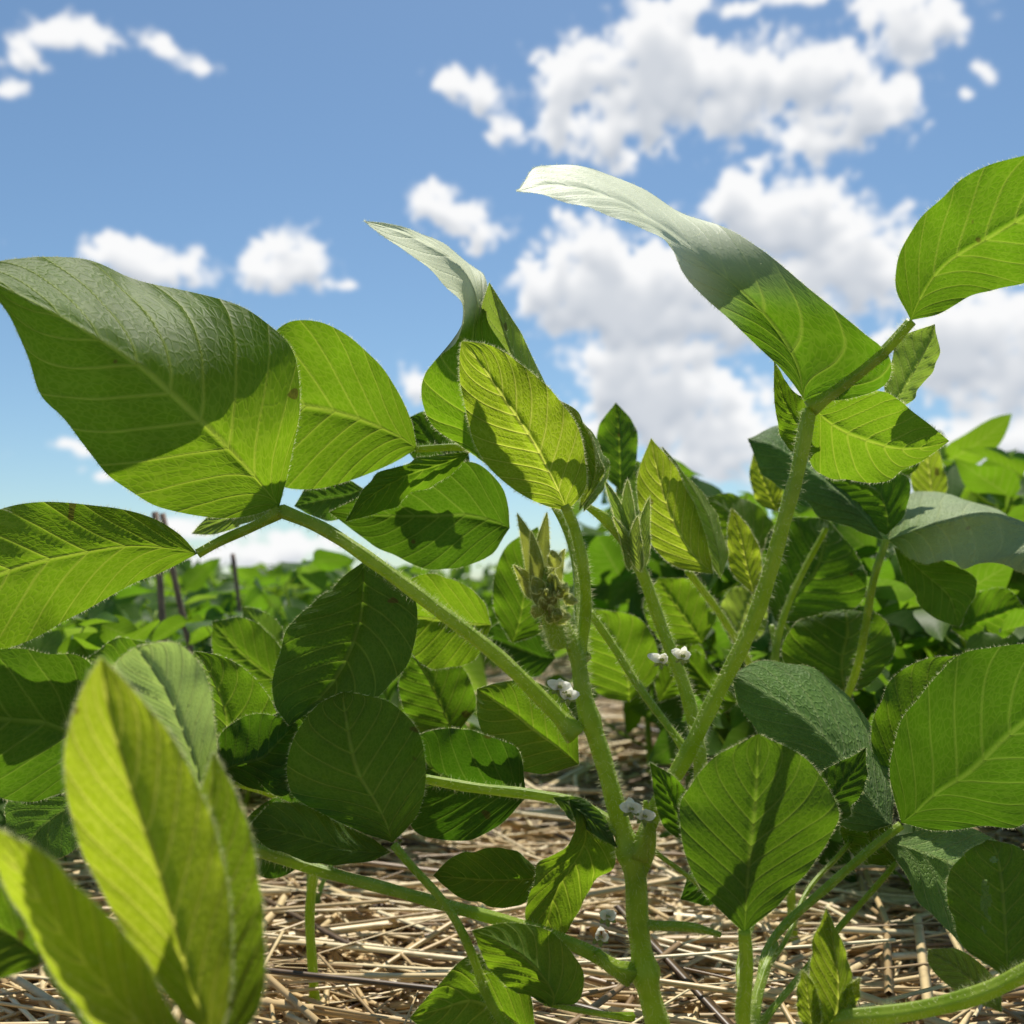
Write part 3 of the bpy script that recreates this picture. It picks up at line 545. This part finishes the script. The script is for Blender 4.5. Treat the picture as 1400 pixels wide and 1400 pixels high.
# grass tufts
def tuft(x,y,n,L,lean,label):
    r=plant_root((x,y,0),label,name='grass_tuft',cat_='grass'); mb=MB()
    for i in range(n):
        a=rng.uniform(0,6.28); l=L*rng.uniform(.6,1); ln=np.array([math.cos(a),math.sin(a),0])*rng.uniform(.2,.6)+np.array([lean,0,0])
        V=[]; sd=unit(np.cross(ln,[0,0,1.]))
        for k in range(9):
            f=k/8; c=ln*l*f*f+np.array([0,0,l*f*(1-.25*f)]); w=.0028*(1-f**1.5)+.0001
            V+= [c-sd*w,c+sd*w+np.array([0,0,.0])]
        mb.add(V,[(2*k,2*k+1,2*k+3,2*k+2) for k in range(8)])
    link('blade',mb.mesh('blade',[GRASS]),r)
tuft(-.115,.58,3,.10,.35,"thin green grass sprouting through straw")
tuft(.62,1.15,6,.46,-.3,"tall grass clump beside a soybean row")
tuft(.72,1.3,5,.44,-.1,"tall grass clump beside a soybean row")
# ---------------------------------------------------------------- sky dome with cumulus
CL=[(120,45,45,16),(85,50,30,16),(60,38,30,10),(30,75,28,24),(5,122,18,10),(210,60,26,16),(232,75,24,14),(262,82,22,13),(400,345,50,28),(370,378,42,18),(435,358,28,22),(410,375,50,18),(235,372,70,22),(175,345,40,16),(190,362,60,18),
(585,275,36,22),(620,295,45,26),(665,315,32,18),(640,120,48,20),(610,125,24,12),(668,145,32,14),(688,180,22,22),
(770,105,50,40),(760,165,40,40),(820,90,40,36),(880,60,50,45),(910,45,40,34),(960,100,90,45),(900,130,100,60),(1060,100,80,46),(1120,95,60,34),(1010,150,60,40),(1160,150,80,40),(1200,145,50,28),(830,195,55,42),(1120,190,45,22),
(1100,-6,130,10),(930,3,40,12),(1255,35,60,42),(1230,0,70,14),(1355,88,18,14),(1325,127,14,6),(1035,222,28,9),
(1040,290,75,46),(1100,300,80,44),(1150,340,95,54),(1000,275,40,28),(1190,380,60,40),(810,345,70,46),(760,400,50,46),(830,410,110,56),(900,420,120,50),(950,370,80,44),(1050,400,120,50),(1000,440,100,36),
(850,490,66,42),(920,520,100,46),(870,550,80,54),(960,570,120,50),(1010,620,140,38),(1130,620,70,30),(1320,470,110,52),(1300,450,66,36),(1380,520,100,54),(1340,610,120,40),(1250,640,120,26),(1480,420,130,70),
(565,525,18,26),(105,618,28,10),(390,745,70,22),(250,722,50,13),(140,650,18,7),(600,690,50,9),(330,760,80,14),(-200,300,110,40),(-350,600,150,36),(1700,200,130,60),(1800,560,150,60),(-150,700,90,14),(600,-250,120,40),(1100,-300,120,50),(100,-250,100,40)]
def azel(x,y):
    v=unproject(x,y,1)-EYE; return math.degrees(math.atan2(v[0],v[1])),math.degrees(math.atan2(v[2],math.hypot(v[0],v[1])))
az=np.concatenate([np.arange(-80,-31,1.0),np.arange(-31,31,.075),np.arange(31,80.1,1.0)]); el=np.concatenate([np.arange(-1.2,34,.075),np.arange(34,55,.6)]); AZ,EL=np.meshgrid(az,el)
G=np.random.default_rng(5).uniform(0,2*math.pi,(256,256))
def perlin(x,y):
    xi=np.floor(x).astype(int); yi=np.floor(y).astype(int); xf=x-xi; yf=y-yi
    u=xf*xf*xf*(xf*(xf*6-15)+10); v=yf*yf*yf*(yf*(yf*6-15)+10)
    def g(i,j,dx,dy): a=G[(yi+j)%256,(xi+i)%256]; return np.cos(a)*dx+np.sin(a)*dy
    return (g(0,0,xf,yf)*(1-u)+g(1,0,xf-1,yf)*u)*(1-v)+(g(0,1,xf,yf-1)*(1-u)+g(1,1,xf-1,yf-1)*u)*v
def blobs(AZ,EL):
    D=np.zeros_like(AZ)
    for x,y,rx,ry in CL:
        a,e_=azel(x,y); rx/=22.; ry/=22.
        D+=np.exp(-.8*(((AZ-a)/rx)**2+((EL-e_)/ry)**2))**3
    return np.minimum(D**(1/3),1.15)
def billow(x,y,f,o):
    s=0;a=1;t=0
    for k in range(o): s=s+a*np.abs(perlin(x*f+k*17.3,y*f*1.15+k*9.1))*1.7; t+=a; a*=.57; f*=2.05
    return s/t
def blur(Z,k):
    for ax_ in (0,1):
        c_=np.cumsum(np.concatenate([np.repeat(np.take(Z,[0],ax_),k+1,ax_),Z,np.repeat(np.take(Z,[-1],ax_),k,ax_)],ax_),ax_)
        n_=Z.shape[ax_]; Z=(np.take(c_,range(2*k+1,2*k+1+n_),ax_)-np.take(c_,range(0,n_),ax_))/(2*k+1)
    return Z
wx=perlin(AZ*.35,EL*.35)*.9+perlin(AZ*1.1+9,EL*1.1)*.35; wy=perlin(AZ*.35+50,EL*.35+20)*.7+perlin(AZ*1.1+30,EL*1.1+3)*.3
base=blobs(AZ+wx,EL+wy)
bl=billow(AZ+wx*.5,EL+wy*.5,.42,6); fr=sum(.56**k*perlin(AZ*.9*2**k+k*5,EL*1.2*2**k) for k in range(5))
den0=base+ (bl-.42)*.85 + fr*.38
edge=np.clip((base-.07)/.14,0,1)
soft=.5+.5*np.clip(perlin(AZ*.5+70,EL*.6+11)*2.2,-1,1)      # some edges crisp, some wispy
den=np.clip((den0-.36)/.45,0,1.3)*edge
alpha=np.clip((den0-.27+.02*soft)/(.20+.48*soft),0,1)*edge; alpha=alpha*alpha*(3-2*alpha); alpha=blur(blur(alpha,1),1)
T=np.zeros_like(den)
for k,wt in ((2,.7),(4,.9),(7,1),(11,1),(16,1),(22,.8),(29,.6)): T+=np.vstack([den[k:],np.zeros((k,den.shape[1]))])*wt
T/=6
hgt=blur(den,3); rel=hgt-np.vstack([hgt[6:],np.zeros((6,den.shape[1]))]); rel=blur(rel,2)
hg2=blur(den,7); rel2=hg2-np.vstack([hg2[14:],np.zeros((14,den.shape[1]))])
lum=np.clip(1.08-.66*np.clip(blur(T,5)-.26,0,1)+.38*np.clip(rel,-.3,.3)+.32*np.clip(rel2,-.4,.4),0.15,1)
Rr=1500; ar,er=np.radians(AZ),np.radians(EL)
V=np.stack([Rr*np.sin(ar)*np.cos(er),Rr*np.cos(ar)*np.cos(er),Rr*np.sin(er)],-1).reshape(-1,3); m=len(az)
ii,jj=np.meshgrid(np.arange(len(el)-1),np.arange(m-1),indexing='ij'); b0=(ii*m+jj).ravel()
FA=np.stack([b0,b0+1,b0+m+1,b0+m],1)
me=bpy.data.meshes.new('sky'); me.vertices.add(len(V)); me.vertices.foreach_set('co',V.ravel()); nf=len(FA)
me.loops.add(nf*4); me.loops.foreach_set('vertex_index',FA.ravel().astype(np.int32)); me.polygons.add(nf)
me.polygons.foreach_set('loop_start',np.arange(0,nf*4,4,dtype=np.int32)); me.update(calc_edges=True)
me.attributes.new('cloud','FLOAT','POINT').data.foreach_set('value',alpha.ravel().astype(np.float32)); me.attributes.new('light','FLOAT','POINT').data.foreach_set('value',lum.ravel().astype(np.float32))
SKY,nt=newmat('cumulus_sky'); N=NT(nt)
al=N.n('ShaderNodeAttribute',attribute_name='cloud').outputs['Fac']; lu=N.n('ShaderNodeAttribute',attribute_name='light').outputs['Fac']
cc=N.mix(lu,(.42,.48,.57),(1.0,1.0,1.0))
em=N.n('ShaderNodeEmission'); N.l(cc,em.inputs[0]); em.inputs[1].default_value=.98
tp=N.n('ShaderNodeBsdfTransparent'); mx=N.n('ShaderNodeMixShader'); N.l(N.math('MULTIPLY',al,.98),mx.inputs[0]); N.l(tp.outputs[0],mx.inputs[1]); N.l(em.outputs[0],mx.inputs[2])
o_=N.n('ShaderNodeOutputMaterial'); N.l(mx.outputs[0],o_.inputs[0]); SKY.cycles.emission_sampling='NONE'
CLR,nt=newmat('clear_sky'); N=NT(nt); tp=N.n('ShaderNodeBsdfTransparent'); o_=N.n('ShaderNodeOutputMaterial'); N.l(tp.outputs[0],o_.inputs[0])
me.materials.append(SKY); me.materials.append(CLR)
me.polygons.foreach_set('material_index',(alpha.ravel()[FA].max(1)<=.002).astype(np.int32))
o=link('sky',me); o['kind']='structure'; o['label']="blue summer sky with white cumulus clouds"; o['category']='sky'
# ---------------------------------------------------------------- light
SE,SA=math.radians(62),math.radians(8)
w=bpy.data.worlds.new('World'); scn.world=w; w.use_nodes=True; nt=w.node_tree; bg=nt.nodes['Background']
sk=nt.nodes.new('ShaderNodeTexSky'); sk.sky_type='NISHITA'; sk.sun_disc=False; sk.sun_elevation=SE; sk.sun_rotation=SA; sk.air_density=1.0; sk.dust_density=.3; sk.ozone_density=1.2
mu=nt.nodes.new('ShaderNodeMix'); mu.data_type='RGBA'; mu.blend_type='MULTIPLY'; mu.inputs[0].default_value=1; mu.inputs[7].default_value=(.81,.955,1.0,1)
nt.links.new(sk.outputs[0],mu.inputs[6]); nt.links.new(mu.outputs[2],bg.inputs[0]); bg.inputs[1].default_value=.108
sd=bpy.data.lights.new('sun','SUN'); sd.energy=5.0; sd.angle=math.radians(.53); sd.color=(1,.95,.86)
so=bpy.data.objects.new('sun',sd); COL.objects.link(so)
so.rotation_euler=Vector((math.sin(SA)*math.cos(SE),math.cos(SA)*math.cos(SE),math.sin(SE))).to_track_quat('Z','Y').to_euler()
cam=bpy.data.cameras.new('camera'); co=bpy.data.objects.new('camera',cam); COL.objects.link(co); scn.camera=co
co.location=EYE; co.rotation_euler=(math.pi/2+PITCH,0,0); cam.sensor_width=36; cam.lens=36*FP/1400; cam.clip_start=.01; cam.clip_end=5000
cam.dof.use_dof=True; cam.dof.focus_distance=.385; cam.dof.aperture_fstop=12
scn.view_settings.view_transform='Standard'; scn.view_settings.look='None'; scn.view_settings.exposure=0
